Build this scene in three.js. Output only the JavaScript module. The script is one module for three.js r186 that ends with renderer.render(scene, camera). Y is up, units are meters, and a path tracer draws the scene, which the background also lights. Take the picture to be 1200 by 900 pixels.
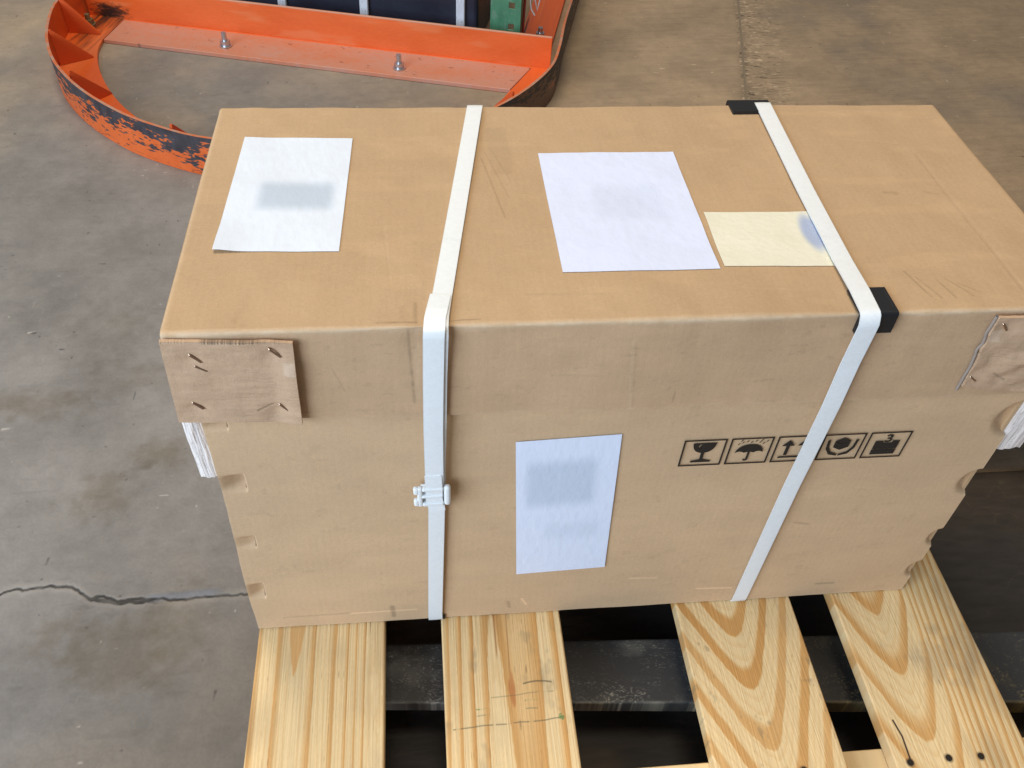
import * as THREE from 'three';
import { RoundedBoxGeometry } from 'three/addons/geometries/RoundedBoxGeometry.js';
import { mergeGeometries } from 'three/addons/utils/BufferGeometryUtils.js';
import { FontLoader } from 'three/addons/loaders/FontLoader.js';
import { RectAreaLightUniformsLib } from 'three/addons/lights/RectAreaLightUniformsLib.js';

// ------------------------------------------------------------------ camera, light, exposure
const scene = new THREE.Scene();
const camera = new THREE.PerspectiveCamera(47.42, 4 / 3, 0.02, 60);
camera.rotation.order = 'YXZ';
camera.position.set(0.1919, 0.8794, 0.4823);
camera.rotation.set(-0.80613, -0.13791, 0.06367);
scene.add(camera);
const renderer = new THREE.WebGLRenderer({ antialias: true });
renderer.toneMapping = THREE.LinearToneMapping;
renderer.toneMappingExposure = 1.0;
renderer.shadowMap.enabled = true;
RectAreaLightUniformsLib.init();
scene.background = new THREE.Color(0.17, 0.17, 0.175);            // light bounced about inside the hall
scene.environmentIntensity = 1;
function areaLight(color, intensity, w, h, pos, target) {
  const l = new THREE.RectAreaLight(color, intensity, w, h);
  l.position.set(...pos); l.lookAt(...target); scene.add(l); return l;
}
areaLight(new THREE.Color(0.76, 0.93, 1.13), 7.7, 2.8, 2.5, [-2.3, 1.6, 2.05], [0.2, 0.15, -0.1]);    // daylight through the open dock door
areaLight(new THREE.Color(1.0, 0.87, 0.68), 13.4, 1.0, 2.6, [-0.1, 4.0, -0.9], [0.0, 0, -0.7]);         // hall lamp overhead

// ------------------------------------------------------------------ helpers
const used = {};
function numbered(n) { used[n] = (used[n] ?? -1) + 1; return used[n] ? `${n}_${String(used[n]).padStart(3, '0')}` : n; }
function tag(o, label, category, group) { o.userData = { ...o.userData, label, category }; if (group) o.userData.group = group; return o; }
function thing(name, label, category, pos = [0, 0, 0], ry = 0, group) {
  const g = new THREE.Group(); g.name = numbered(name); g.position.set(...pos); g.rotation.y = ry; scene.add(g);
  return tag(g, label, category, group);
}
function part(name, geo, mat, parent, label) {
  const m = new THREE.Mesh(Array.isArray(geo) ? (geo.length > 1 ? mergeGeometries(geo.map((g) => { const q = g.index ? g.toNonIndexed() : g; for (const k of Object.keys(q.attributes)) if (!['position', 'normal', 'uv'].includes(k)) q.deleteAttribute(k); return q; })) : geo[0]) : geo, mat);
  m.name = name; m.castShadow = m.receiveShadow = true; parent.add(m);
  if (label) m.userData.label = label;
  return m;
}
let seed = 12345;
function rnd() { seed = (seed * 1664525 + 1013904223) >>> 0; return seed / 4294967296; }
const rr = (a, b) => a + (b - a) * rnd();
const clamp = (x, a = 0, b = 1) => Math.min(b, Math.max(a, x));
const sst = (a, b, x) => { const t = clamp((x - a) / (b - a)); return t * t * (3 - 2 * t); };
const mix = (a, b, t) => a + (b - a) * t;
const gau = (x, s) => Math.exp(-0.5 * (x / s) * (x / s));
const HT = new Float32Array(65536); for (let i = 0; i < 65536; i++) HT[i] = rnd();
function vn(x, y) {
  const ix = Math.floor(x), iy = Math.floor(y), fx = x - ix, fy = y - iy;
  const sx = fx * fx * (3 - 2 * fx), sy = fy * fy * (3 - 2 * fy);
  const a = (ix * 73 + iy * 1301) & 65535, b = (a + 73) & 65535, c = (a + 1301) & 65535, d = (a + 1374) & 65535;
  const p = HT[a] + (HT[b] - HT[a]) * sx, q = HT[c] + (HT[d] - HT[c]) * sx;
  return p + (q - p) * sy;
}
function fbm(x, y, o = 4) { let s = 0, a = 0.5, n = 0; for (let i = 0; i < o; i++) { s += a * vn(x, y); n += a; a *= 0.5; x = x * 2.03 + 17.3; y = y * 2.03 + 9.1; } return s / n; }

// colour map (sRGB 0..255 triples) and height map from one function: fn(u, v, out) fills out[0..2] colour, out[3] height 0..1, out[4] roughness
function bake(w, h, fn, { wrap = THREE.ClampToEdgeWrapping, bump = true, rough = false } = {}) {

  const c = new Uint8Array(w * h * 4), b = bump ? new Uint8Array(w * h * 4) : null, r = rough ? new Uint8Array(w * h * 4) : null, o = [0, 0, 0, 0.5, 0.8];
  for (let y = 0; y < h; y++) for (let x = 0; x < w; x++) {
    o[3] = 0.5; o[4] = 0.8;
    fn((x + 0.5) / w, (y + 0.5) / h, o);
    const i = (y * w + x) * 4;
    c[i] = clamp(o[0], 0, 255); c[i + 1] = clamp(o[1], 0, 255); c[i + 2] = clamp(o[2], 0, 255); c[i + 3] = 255;
    if (b) { b[i] = b[i + 1] = b[i + 2] = clamp(o[3]) * 255; b[i + 3] = 255; }
    if (r) { r[i] = r[i + 1] = r[i + 2] = clamp(o[4]) * 255; r[i + 3] = 255; }
  }
  const mk = (d, srgb) => { const t = new THREE.DataTexture(d, w, h); t.magFilter = THREE.LinearFilter; t.minFilter = THREE.LinearFilter; t.wrapS = t.wrapT = wrap; if (srgb) t.colorSpace = THREE.SRGBColorSpace; t.needsUpdate = true; return t; };
  return { map: mk(c, true), bumpMap: b ? mk(b) : undefined, roughnessMap: r ? mk(r) : undefined };
}
function stdMat(p) { for (const k of Object.keys(p)) if (p[k] === undefined) delete p[k]; return new THREE.MeshStandardMaterial(p); }

// sheet with thickness: fn(u, v) -> { p: [x,y,z], n: [x,y,z] }; front face, back face and rim
function slab(us, vs, fn, th, uvOf = (u, v) => [u, v], uvBack, uvRim) {
  const nu = us.length, nv = vs.length, P = [], UV = [], I = [], S = us.map((u) => vs.map((v) => fn(u, v)));
  uvBack ??= uvOf; uvRim ??= uvOf;
  const add = (p, uv) => { P.push(...p); UV.push(...uv); return P.length / 3 - 1; };
  const back = (s) => [s.p[0] - s.n[0] * th, s.p[1] - s.n[1] * th, s.p[2] - s.n[2] * th];
  const F = us.map((u, i) => vs.map((v, j) => add(S[i][j].p, uvOf(u, v))));
  for (let i = 0; i < nu - 1; i++) for (let j = 0; j < nv - 1; j++) I.push(F[i][j], F[i + 1][j], F[i + 1][j + 1], F[i][j], F[i + 1][j + 1], F[i][j + 1]);
  if (th > 0) {
    const B = us.map((u, i) => vs.map((v, j) => add(back(S[i][j]), uvBack(u, v))));
    for (let i = 0; i < nu - 1; i++) for (let j = 0; j < nv - 1; j++) I.push(B[i][j], B[i + 1][j + 1], B[i + 1][j], B[i][j], B[i][j + 1], B[i + 1][j + 1]);
    const rim = (list) => {
      for (let k = 0; k < list.length - 1; k++) {
        const [i, j] = list[k], [i2, j2] = list[k + 1];
        const a = add(S[i][j].p, uvRim(us[i], vs[j])), b = add(S[i2][j2].p, uvRim(us[i2], vs[j2])), c = add(back(S[i2][j2]), uvRim(us[i2], vs[j2])), d = add(back(S[i][j]), uvRim(us[i], vs[j]));
        I.push(a, d, c, a, c, b);
      }
    };
    const r1 = [], r2 = [], r3 = [], r4 = [];
    for (let i = 0; i < nu; i++) { r1.push([i, 0]); r3.push([nu - 1 - i, nv - 1]); }
    for (let j = 0; j < nv; j++) { r2.push([nu - 1, j]); r4.push([0, nv - 1 - j]); }
    rim(r1); rim(r2); rim(r3); rim(r4);
  }
  const g = new THREE.BufferGeometry();
  g.setAttribute('position', new THREE.Float32BufferAttribute(P, 3)); g.setAttribute('uv', new THREE.Float32BufferAttribute(UV, 2)); g.setIndex(I); g.computeVertexNormals();
  return g;
}
const lin = (n, a = 0, b = 1) => Array.from({ length: n + 1 }, (_, i) => a + (b - a) * i / n);
const rbox = (w, h, d, r, x = 0, y = 0, z = 0) => { const g = new RoundedBoxGeometry(w, h, d, 2, Math.min(r, w / 2.02, h / 2.02, d / 2.02)); g.translate(x, y, z); return g; };
const cyl = (r1, r2, h, n, x, y, z) => { const g = new THREE.CylinderGeometry(r1, r2, h, n); g.translate(x, y, z); return g; };
function tube(pts, r, seg = 24, rad = 8) { return new THREE.TubeGeometry(new THREE.CatmullRomCurve3(pts.map((p) => new THREE.Vector3(...p)), false, 'centripetal'), seg, r, rad, false); }

// ------------------------------------------------------------------ floor
const FY = -0.14, TX0 = -1.3, TZ0 = -2.5, TS = 3.2;
const crackPts = [[-0.52, -0.19], [-0.44, -0.165], [-0.361, -0.148], [-0.338, -0.158], [-0.312, -0.160], [-0.274, -0.154], [-0.249, -0.137], [-0.21, -0.125], [-0.168, -0.127], [-0.104, -0.130], [-0.051, -0.129], [0.05, -0.14], [0.2, -0.12]];
function crackZ(x) { for (let i = 0; i < crackPts.length - 1; i++) { const a = crackPts[i], b = crackPts[i + 1]; if (x >= a[0] && x <= b[0]) { const t = (x - a[0]) / (b[0] - a[0]); return mix(a[1], b[1], t); } } return 99; }
const stains = [[-0.285, -0.305, 0.035, 0.030, 0.55], [-0.200, -0.374, 0.035, 0.022, 0.6], [-0.194, -0.055, 0.05, 0.035, 0.5], [-0.13, -0.08, 0.03, 0.05, 0.35], [-0.29, -0.09, 0.028, 0.03, 0.4], [-0.43, -0.48, 0.07, 0.025, 0.5], [-0.25, -0.53, 0.06, 0.03, 0.25], [-0.33, -0.66, 0.06, 0.06, 0.2]];
const jointX = (z) => 0.639 - 0.2415 * z;
const floorTex = bake(2048, 2048, (u, v, o) => {
  const x = TX0 + u * TS, z = TZ0 + v * TS;
  const big = fbm(x * 2.2 + 5, z * 2.2 + 3, 4), mid = fbm(x * 9 + 40, z * 9, 4), fine = fbm(x * 60, z * 60 + 7, 3), grit = vn(x * 420, z * 420);
  let brown = clamp(sst(-0.3, 0.75, x + 0.5 * (-z - 1.3) * 0.5) * 0.85 + (big - 0.5) * 1.3 + (mid - 0.5) * 0.5 + sst(-0.9, -1.35, z) * 0.25);
  let l = 1 + (big - 0.5) * 0.20 + (mid - 0.5) * 0.20 + (fine - 0.5) * 0.10 + (grit - 0.5) * 0.05;
  let r = mix(136, 160, brown), g = mix(130, 138, brown), b = mix(124, 112, brown);
  // trowel streaks, mostly across the picture; darker beside the pallet and towards the front
  const st = fbm(x * 14 + z * 3, z * 160 + x * 12, 3) - 0.5, stw = 0.35 + sst(0.3, 1.0, x) * 0.9;
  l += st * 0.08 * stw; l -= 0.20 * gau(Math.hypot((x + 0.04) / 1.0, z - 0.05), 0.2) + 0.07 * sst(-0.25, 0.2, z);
  let h = 0.55 + (fine - 0.5) * 0.22 + (grit - 0.5) * 0.12 + st * 0.15 * stw;
  for (const s of stains) { const d = Math.hypot((x - s[0]) / s[2], (z - s[1]) / s[3]) + (mid - 0.5) * 2.2 + (fine - 0.5) * 1.6, k = (1 - sst(0.1, 1.6, d)) * s[4] * 0.55; r = mix(r, 104, k); g = mix(g, 87, k); b = mix(b, 64, k); }
  // pale scuffs beside the joint and scattered chips
  const jd = x - jointX(z);
  if (jd > -0.01 && jd < 0.16) { const k = sst(0.60, 0.80, fbm(x * 70, z * 260, 3)) * (1 - jd / 0.16); r += 60 * k; g += 58 * k; b += 52 * k; const k2 = sst(0.64, 0.8, fbm(x * 60 + 90, z * 240, 3)) * (1 - jd / 0.16); l -= 0.45 * k2; h -= 0.3 * k2; }
  if (Math.abs(jd) < 0.02) l -= 0.10 * (1 - Math.abs(jd) / 0.02);
  const chip = vn(x * 95 + 300, z * 95); if (chip > 0.955) { const k = (chip - 0.955) / 0.045 * (vn(x * 7, z * 7) > 0.5 ? 1 : -0.9); r += 60 * k; g += 58 * k; b += 54 * k; }
  // hairline marks
  const sk = fbm(x * 26 + 3 * z, z * 90 + 50, 3); l -= sst(0.70, 0.86, sk) * 0.045; const tr = fbm(x * 5 + z * 9, z * 4 - x * 3 + 60, 3); l += (tr - 0.5) * 0.08;
  // the crack: two broken edges and a wider spalled stretch
  const cz = crackZ(x);
  if (cz < 90) {
    const w1 = (fbm(x * 30, 3.3, 5) - 0.5) * 0.022, w2 = (fbm(x * 55 + 9, 8.3, 4) - 0.5) * 0.014;
    const d1 = Math.abs(z - cz - w1), sp = sst(-0.26, -0.235, x) * (1 - sst(-0.19, -0.15, x));
    const d2 = Math.abs(z - cz - w2 - 0.006 + 0.010 * sp), wid = 0.0004 + 0.0013 * vn(x * 90, 2) * vn(x * 23, 7) + 0.0007 * sp;
    let k = (1 - sst(wid, wid + 0.0020, d1)) * (0.5 + 0.45 * vn(x * 130, 4));
    const kb = (1 - sst(0.001, 0.003, d2)) * sp; k = Math.max(k, kb * 0.9);
    const spl = sst(-0.19, -0.165, x) * (1 - sst(-0.10, -0.07, x)) * (1 - sst(0.003, 0.008, Math.abs(z - cz + 0.004)));
    r = mix(r, 108, spl * 0.6); g = mix(g, 113, spl * 0.6); b = mix(b, 126, spl * 0.6);
    const pale = (1 - sst(0.004, 0.013, d1)) * 0.10; l += pale;
    l *= 1 - 0.72 * k; h -= 0.55 * k;
  }
  o[0] = r * l; o[1] = g * l; o[2] = b * l; o[3] = h; o[4] = 0.62 + (mid - 0.5) * 0.35 + (big - 0.5) * 0.2 + brown * 0.12;
}, { wrap: THREE.MirroredRepeatWrapping, rough: true });
const floorMat = stdMat({ ...floorTex, bumpScale: 0.0016, roughness: 1 });
const floor = new THREE.Group(); floor.name = 'floor'; floor.position.y = FY; floor.userData.kind = 'structure'; scene.add(floor);
function slabPoly(pts) {
  const s = new THREE.Shape(pts.map(([x, z]) => new THREE.Vector2(x, -z)));
  const g = new THREE.ExtrudeGeometry(s, { depth: 0.1, bevelEnabled: true, bevelSize: 0.0015, bevelThickness: 0.0015, bevelSegments: 1, bevelOffset: -0.0015 });
  g.rotateX(-Math.PI / 2); g.translate(0, -0.1015, 0);
  const p = g.attributes.position, uv = g.attributes.uv; for (let i = 0; i < p.count; i++) uv.setXY(i, (p.getX(i) - TX0) / TS, (p.getZ(i) - TZ0) / TS);
  return g;
}
const ZB = -7, ZF = 3.5;
part('concrete_slab', slabPoly([[-5, ZB], [jointX(ZB) - 0.0018, ZB], [jointX(ZF) - 0.0018, ZF], [-5, ZF]]), floorMat, floor);
part('concrete_slab', slabPoly([[jointX(ZB) + 0.0018, ZB], [6, ZB], [6, ZF], [jointX(ZF) + 0.0018, ZF]]), floorMat, floor);
{ const g = new THREE.BufferGeometry(); const q = 0.004; g.setAttribute('position', new THREE.Float32BufferAttribute([jointX(ZB) - q, -0.0004, ZB, jointX(ZF) - q, -0.0004, ZF, jointX(ZF) + q, -0.0004, ZF, jointX(ZB) + q, -0.0004, ZB], 3)); g.setAttribute('uv', new THREE.Float32BufferAttribute([0, 0, 1, 0, 1, 1, 0, 1], 2)); g.setIndex([0, 1, 2, 0, 2, 3]); g.computeVertexNormals(); part('joint_filler', g, stdMat({ color: 0x857762, roughness: 0.95 }), floor); }

// ------------------------------------------------------------------ wooden pallet
const EARLY = [236, 205, 153], LATE = [205, 148, 80];
function woodTex(width, length, z0, ring, extra, sd, nailSpots) {
  let l2 = 1;
  return bake(288, 2048, (u, v, o) => {
    const x = u * width, z = z0 + (1 - v) * length;                    // v = 1 at the far end
    const wob = (fbm(x * 22 + sd, z * 5 + sd, 3) - 0.5) * 0.010 + (fbm(x * 90 + sd, z * 14, 2) - 0.5) * 0.0028 + (vn(x * 500, z * 160 + sd) - 0.5) * 0.0011;
    const [f, sp, soft, start = 0.30] = ring(x, z, wob);
    let t = f / sp; t -= Math.floor(t);
    let late = sst(start, start + soft, t) * (1 - sst(0.93, 0.985, t));
    late *= 0.5 + 0.55 * vn(Math.floor(f / sp) * 7.7 + sd, 1.5); { let t2 = f / sp * 4.3 + fbm(x * 40, z * 6 + sd, 2) * 1.5; t2 -= Math.floor(t2); late += 0.16 * sst(0.4, 0.9, t2) * (1 - sst(0.92, 1, t2)) * (1 - late); }
    const fib = (fbm(x * 900 + sd, z * 12, 2) - 0.5), big = fbm(x * 12 + sd, z * 4 + 30, 3) - 0.5;
    let r = mix(EARLY[0], LATE[0], late), g = mix(EARLY[1], LATE[1], late), b = mix(EARLY[2], LATE[2], late);
    const l = 1 + fib * 0.10 + big * 0.14 + (vn(x * 1600, z * 300) - 0.5) * 0.04; r *= l; g *= l; b *= l;
    const pore = vn(x * 700 + 40, z * 35 + sd); if (pore > 0.93) { const k = (pore - 0.93) / 0.07 * 0.22; r *= 1 - k; g *= 1 - k * 1.1; b *= 1 - k * 1.2; }
    o[3] = 0.5 + late * 0.25 + fib * 0.5 + (fbm(x * 60, z * 25, 2) - 0.5) * 0.3;
    for (const [nx, nz] of nailSpots) { const d = Math.hypot(x - nx, z - nz) / (0.0036 + 0.0008 * fbm(x * 500, z * 500, 2)); if (d < 1.6) { l2 = 1 - 0.35 * (1 - sst(0.8, 1.4, d)); break; } else l2 = 1; }
    const ed = Math.min(x, width - x), wear = sst(0.004, 0.0, ed) * fbm(z * 60 + sd, x * 40, 3); r = mix(r * l2, 176, wear * 0.35); g = mix(g * l2, 130, wear * 0.35); b = mix(b * l2, 84, wear * 0.35);
    o[0] = r; o[1] = g; o[2] = b;
    const gr = sst(0.55, 0.85, fbm(x * 17 + sd * 3, z * 11 + 8, 4)) * 0.16; dirtOrTint(o, gr, [140, 122, 98]);
    if (extra) extra(x, z, o);
  });
}
const dirtOrTint = (o, k, c = [88, 82, 74]) => { k = clamp(k); for (let i = 0; i < 3; i++) o[i] = mix(o[i], c[i], k); };
const segD = (x, z, a, b) => { const dx = b[0] - a[0], dz = b[1] - a[1], t = clamp(((x - a[0]) * dx + (z - a[1]) * dz) / (dx * dx + dz * dz)); return Math.hypot(x - a[0] - t * dx, z - a[1] - t * dz); };
const cone = (u0, d, t, z00 = 0) => (x, z, w) => Math.sqrt((x - u0) ** 2 + d * d) + t * (z - z00) + w;
const PZ0 = -0.86, PLEN = 1.08;                                              // deck boards run from z = -0.86 to 0.22
const boardSpec = [
  [0.000, 0.1355, (x, z, w) => { const f = Math.sqrt((x - 0.042) ** 2 + 0.01 ** 2) + 0.012 * z + w * 0.4 - 0.02 * sst(0.11, 0.14, x); return [f - 0.004, 0.0205 - 0.007 * sst(0.08, 0.12, x), 0.36, 0.58]; },
    (x, z, o) => { const k = sst(0.5, 0.8, fbm(x * 25, z * 9 + 4, 3)); dirtOrTint(o, k * 0.10); const wz = clamp(1 - (z + 0.02) / 0.075), wx = 0.011 * wz ** 0.8 + 0.0006; if (z < 0.056) dirtOrTint(o, (1 - sst(wx * 0.8, wx * 1.05, Math.abs(x - 0.041 + (fbm(z * 70, 3, 2) - 0.5) * 0.002))) * (0.55 + 0.25 * (1 - wz)), [206, 152, 88]); if (Math.abs(x - 0.003) < 0.003) dirtOrTint(o, 0.25 * vn(z * 40, 3), [120, 85, 45]); }],
  [0.1965, 0.132, (x, z, w) => { const f = x + 0.02 * z + w * 0.35 + 0.9 * Math.abs(x - 0.075) * 0.2; return [f, 0.0105 + 0.012 * sst(0.04, 0.11, x), 0.5, 0.42]; },
    (x, z, o) => {
      const rs = Math.hypot((x - 0.071) / 0.0032, (z - 0.088) / 0.017) + (vn(x * 900, z * 60) - 0.5) * 0.8; dirtOrTint(o, (1 - sst(0.5, 1.3, rs)) * 0.75, [183, 112, 58]);
      dirtOrTint(o, (1 - sst(0.0004, 0.0014, Math.abs(x - 0.058))) * (1 - sst(0.04, 0.055, z)) * sst(-0.05, 0, z) * 0.6, [150, 95, 50]);
      dirtOrTint(o, (1 - sst(0.0003, 0.001, Math.abs(x - 0.0705 + (z - 0.05) * 0.03))) * (1 - sst(0.06, 0.08, z)) * 0.45, [140, 100, 60]);
      for (const [zz, a, b, c, k] of [[0.1035, 0.032, 0.045, [92, 120, 62], 0.45], [0.100, 0.083, 0.096, [92, 120, 62], 0.45], [0.109, 0.083, 0.096, [110, 110, 80], 0.4], [0.122, 0.008, 0.118, [96, 88, 66], 0.45], [0.0925, 0.048, 0.114, [110, 96, 66], 0.28], [0.111, 0.032, 0.046, [110, 110, 80], 0.3]])
        if (x > a && x < b) dirtOrTint(o, (1 - sst(0.0003, 0.0010, Math.abs(z - zz + (x - 0.06) * 0.04 - (vn(x * 80, zz * 900) - 0.5) * 0.002))) * k * (vn(x * 160, zz * 300) > 0.3 ? 1.2 : 0.25), c);
      dirtOrTint(o, (1 - sst(0.0004, 0.0014, Math.abs(z - 0.079 - (x - 0.098) ** 2 * 9))) * (x > 0.083 && x < 0.113 ? 0.6 : 0), [90, 78, 54]);
      dirtOrTint(o, (1 - sst(0.2, 1, Math.hypot((x - 0.119) / 0.004, (z - 0.119) / 0.005) + (vn(x * 700, z * 700) - 0.5))) * 0.75, [78, 122, 66]);
      dirtOrTint(o, sst(0.62, 0.8, fbm(x * 55 + 7, z * 40, 3)) * 0.22, [110, 98, 80]);
    }],
  [0.461, 0.1345, (x, z, w) => { const f = cone(0.055, 0.016, 0.36, 0.0)(x - 0.05 * z, z, w * 0.8); return [f - 0.0085, 0.0235, 0.16, 0.50]; },
    (x, z, o) => { dirtOrTint(o, sst(0.74, 0.86, fbm(x * 130 + 3, z * 70, 3)) * 0.3, [120, 105, 84]); }],
  [0.645, 0.144, (x, z, w) => { const f = cone(0.043, 0.020, 0.30, 0)(x, z, w * 0.5); const q = sst(0.078, 0.098, x); return [f + q * (x - 0.078) * 1.6 - 0.0085, 0.0215, mix(0.38, 0.5, q), mix(0.48, 0.3, q)]; },
    (x, z, o) => {
      dirtOrTint(o, (1 - sst(0.4, 1.3, Math.hypot((x - 0.10) / 0.045, (z - 0.082) / 0.035) + (fbm(x * 60, z * 60, 3) - 0.5) * 1.8)) * 0.17, [98, 92, 86]);
      dirtOrTint(o, sst(0.05, 0.14, x) * sst(0.45, 0.75, fbm(x * 30 + 60, z * 16, 3)) * 0.28, [120, 104, 84]);
      const cd = Math.min(segD(x, z, [0.0145, 0.148], [0.0175, 0.165]), segD(x, z, [0.0175, 0.165], [0.0165, 0.190])); if (z < 0.192) { dirtOrTint(o, (1 - sst(0.0004, 0.0013, cd)) * 0.9, [40, 24, 14]); o[3] -= 0.5 * (1 - sst(0.0004, 0.0013, cd)); }
    }],
  [1.10, 0.135, (x, z, w) => [cone(0.05, 0.02, 0.2)(x, z, w), 0.02, 0.4], null],
];
const pallet = thing('wooden_pallet', 'pale pine pallet with spaced deck boards carrying the cardboard box', 'pallet', [0, 0, 0]);
const woodMats = [], nailMat = stdMat({ color: 0x2a2019, roughness: 0.7, metalness: 0.3 });
function boardGeo(w, h, l) {
  const g = rbox(w, h, l, 0.0022), p = g.attributes.position, uv = g.attributes.uv;
  for (let i = 0; i < p.count; i++) uv.setXY(i, clamp(p.getX(i) / w + 0.5, 0.004, 0.996), clamp(0.5 - p.getZ(i) / l, 0.002, 0.998));
  return g;
}
boardSpec.forEach(([x0, w, ring, extra], i) => {
  const nails = i === 3 ? [0.015, 0.0565, 0.0905] : i === 2 ? [0.026, 0.0885] : [w * 0.2, w * 0.52, w * 0.8];
  const t = woodTex(w, PLEN, PZ0, ring, extra, i * 13.7 + 1, nails.map((n) => [n, 0.1895 + (n * 37 % 1) * 0.003]));
  const m = stdMat({ map: t.map, bumpMap: t.bumpMap, bumpScale: 0.0007, roughness: 0.62 }); woodMats.push(m);
  const b = part('deck_board', boardGeo(w, 0.019, PLEN), m, pallet);
  b.position.set(x0 + w / 2, -0.0095, PZ0 + PLEN / 2);
  for (const zz of [0.1895, -0.5, -0.84]) for (const nx of nails) {
    const c = part('nail', cyl(0.0032, 0.0032, 0.0022, 12, 0, 0, 0), nailMat, b); c.position.set(nx - w / 2, 0.0091, zz - (PZ0 + PLEN / 2) + (nx * 37 % 1) * 0.003);
  }
});
for (const zc of [0.187, -0.5, -0.84]) { const g = rbox(1.235, 0.089, 0.038, 0.002, 0.6175, -0.0645, zc); const p = g.attributes.position, uv = g.attributes.uv; for (let i = 0; i < p.count; i++) uv.setXY(i, clamp((p.getY(i) + 0.11) / 0.135, 0, 1), clamp(p.getX(i) / 1.22)); part('stringer', g, woodMats[0], pallet); }
for (const xc of [0.0677, 1.165]) { const b = part('bottom_board', boardGeo(0.12, 0.019, PLEN), woodMats[0], pallet); b.position.set(xc, -0.1198, PZ0 + PLEN / 2); }

// ------------------------------------------------------------------ steel forks under the pallet
const forkTex = bake(1024, 256, (u, v, o) => {
  const x = u * 1.5, z = v * 0.11;
  const n = fbm(x * 18, z * 18, 4), sc = Math.abs(fbm(x * 55, z * 55 + 9, 3) - 0.5), spk = vn(x * 620, z * 620), front = sst(0.55, 1, v);
  let k = sst(0.48, 0.85, n) * 0.25 + (1 - sst(0.0, 0.012, sc)) * 0.10 + (spk > 0.74 - 0.2 * front ? (spk - 0.54) * (0.6 + 0.8 * front) * sst(0.3, 0.7, fbm(x * 40, z * 40 + 40, 3)) : 0) + sst(0.955, 0.995, v) * 0.5 * vn(x * 60, 2);
  const warm = sst(0.2, 0.7, x);
  k = clamp(k * 1.35 + (spk > 0.86 ? (spk - 0.86) * 3.0 * sst(0.35, 0.6, n) : 0)); o[0] = mix(56, mix(190, 176, warm), k); o[1] = mix(57, mix(190, 156, warm), k); o[2] = mix(59, mix(186, 100, warm), k); o[3] = 0.5 + k * 0.4; o[4] = 0.5 + 0.4 * k;
}, { rough: true });
const forkMat = stdMat({ ...forkTex, roughness: 1, bumpScale: 0.0006, metalness: 0.15 });
function fork(pos, label) {
  const t = thing('lift_fork', label, 'fork', pos, -0.062, 'steel forks reaching under the pallet');
  const g = rbox(1.5, 0.04, 0.104, 0.004), p = g.attributes.position, uv = g.attributes.uv;
  for (let i = 0; i < p.count; i++) { const x = p.getX(i) + 0.75; uv.setXY(i, x / 1.5, clamp(0.5 + p.getZ(i) / 0.104)); const k = sst(0.35, 0, x); p.setY(i, p.getY(i) * (1 - 0.55 * k) + 0.0 * k); p.setZ(i, p.getZ(i) * (1 - 0.35 * k)); }
  g.computeVertexNormals(); g.translate(0.75, -0.02, 0);
  part('blade', g, forkMat, t);
  const h = rbox(0.05, 0.55, 0.104, 0.004, 1.525, 0.235, 0); part('shank', h, forkMat, t);
}
fork([0.035, -0.05, 0.024], 'black dusty steel fork showing between the deck boards in front of the box');
fork([0.035, -0.05, -0.375], 'black steel fork farther back, showing past the right end of the box');

const shadeSheetTex = bake(1024, 512, (u, v, o) => { const x = u * 1.5, z = v * 0.56, n = fbm(x * 5, z * 9, 4), f = fbm(x * 30, z * 120, 3) - 0.5, sc = Math.abs(fbm(x * 14, z * 30 + 5, 3) - 0.5), k = sst(0.42, 0.8, n) * 0.35 + (1 - sst(0, 0.012, sc)) * 0.12 + sst(0.35, 0.0, v) * 0.22; o[0] = mix(44, 140, k) * (1 + f * 0.4); o[1] = mix(41, 114, k) * (1 + f * 0.4); o[2] = mix(40, 78, k) * (1 + f * 0.4); o[3] = 0.5 + f; o[4] = 0.55 + n * 0.3; }, { rough: true });
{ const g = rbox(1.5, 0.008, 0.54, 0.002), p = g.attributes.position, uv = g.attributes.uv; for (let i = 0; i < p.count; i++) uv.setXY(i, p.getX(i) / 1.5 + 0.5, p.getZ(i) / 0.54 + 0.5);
  const t = tag(part('shade_sheet', g, stdMat({ ...shadeSheetTex, roughness: 1, bumpScale: 0.0008, metalness: 0.1 }), scene), 'added dark sheet on the floor standing in for shade below the pallet', 'shade sheet'); t.position.set(0.86, FY + 0.0052, 0.01); }  // dark sheet added on the floor to stand in for shade under the pallet

// ------------------------------------------------------------------ cardboard box
const W = 0.73, H = 0.4407, D = 0.3153, LH = 0.097;                       // lid skirt about 97 mm deep
const box = thing('cardboard_box', 'large brown corrugated box with overlapping lid standing on the pallet', 'box', [0, 0, 0]);
const KR = [187, 155, 118], KB = [203, 170, 133];
function kraft(x, y, sd) {                                                // shared paper look in metres: luminance and height
  const big = fbm(x * 7 + sd, y * 7, 3) - 0.5, mid = fbm(x * 40 + sd, y * 40, 3) - 0.5, fib = fbm(x * 420 + sd, y * 1100, 2) - 0.5, fib2 = fbm(x * 1300 + sd, y * 380, 2) - 0.5;
  const flute = Math.sin(x * 2 * Math.PI / 0.0066 + (vn(x * 9, y * 9) - 0.5) * 1.2);
  let l = 1 + big * 0.07 + mid * 0.03 + fib * 0.05 + fib2 * 0.035 + flute * 0.002;
  const sp = vn(x * 330 + sd, y * 330); if (sp > 0.975) l -= (sp - 0.975) * 1.8;
  return [l, 0.5 + flute * 0.012 + mid * 0.25 + fib * 0.08 + fib2 * 0.07];
}
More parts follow.
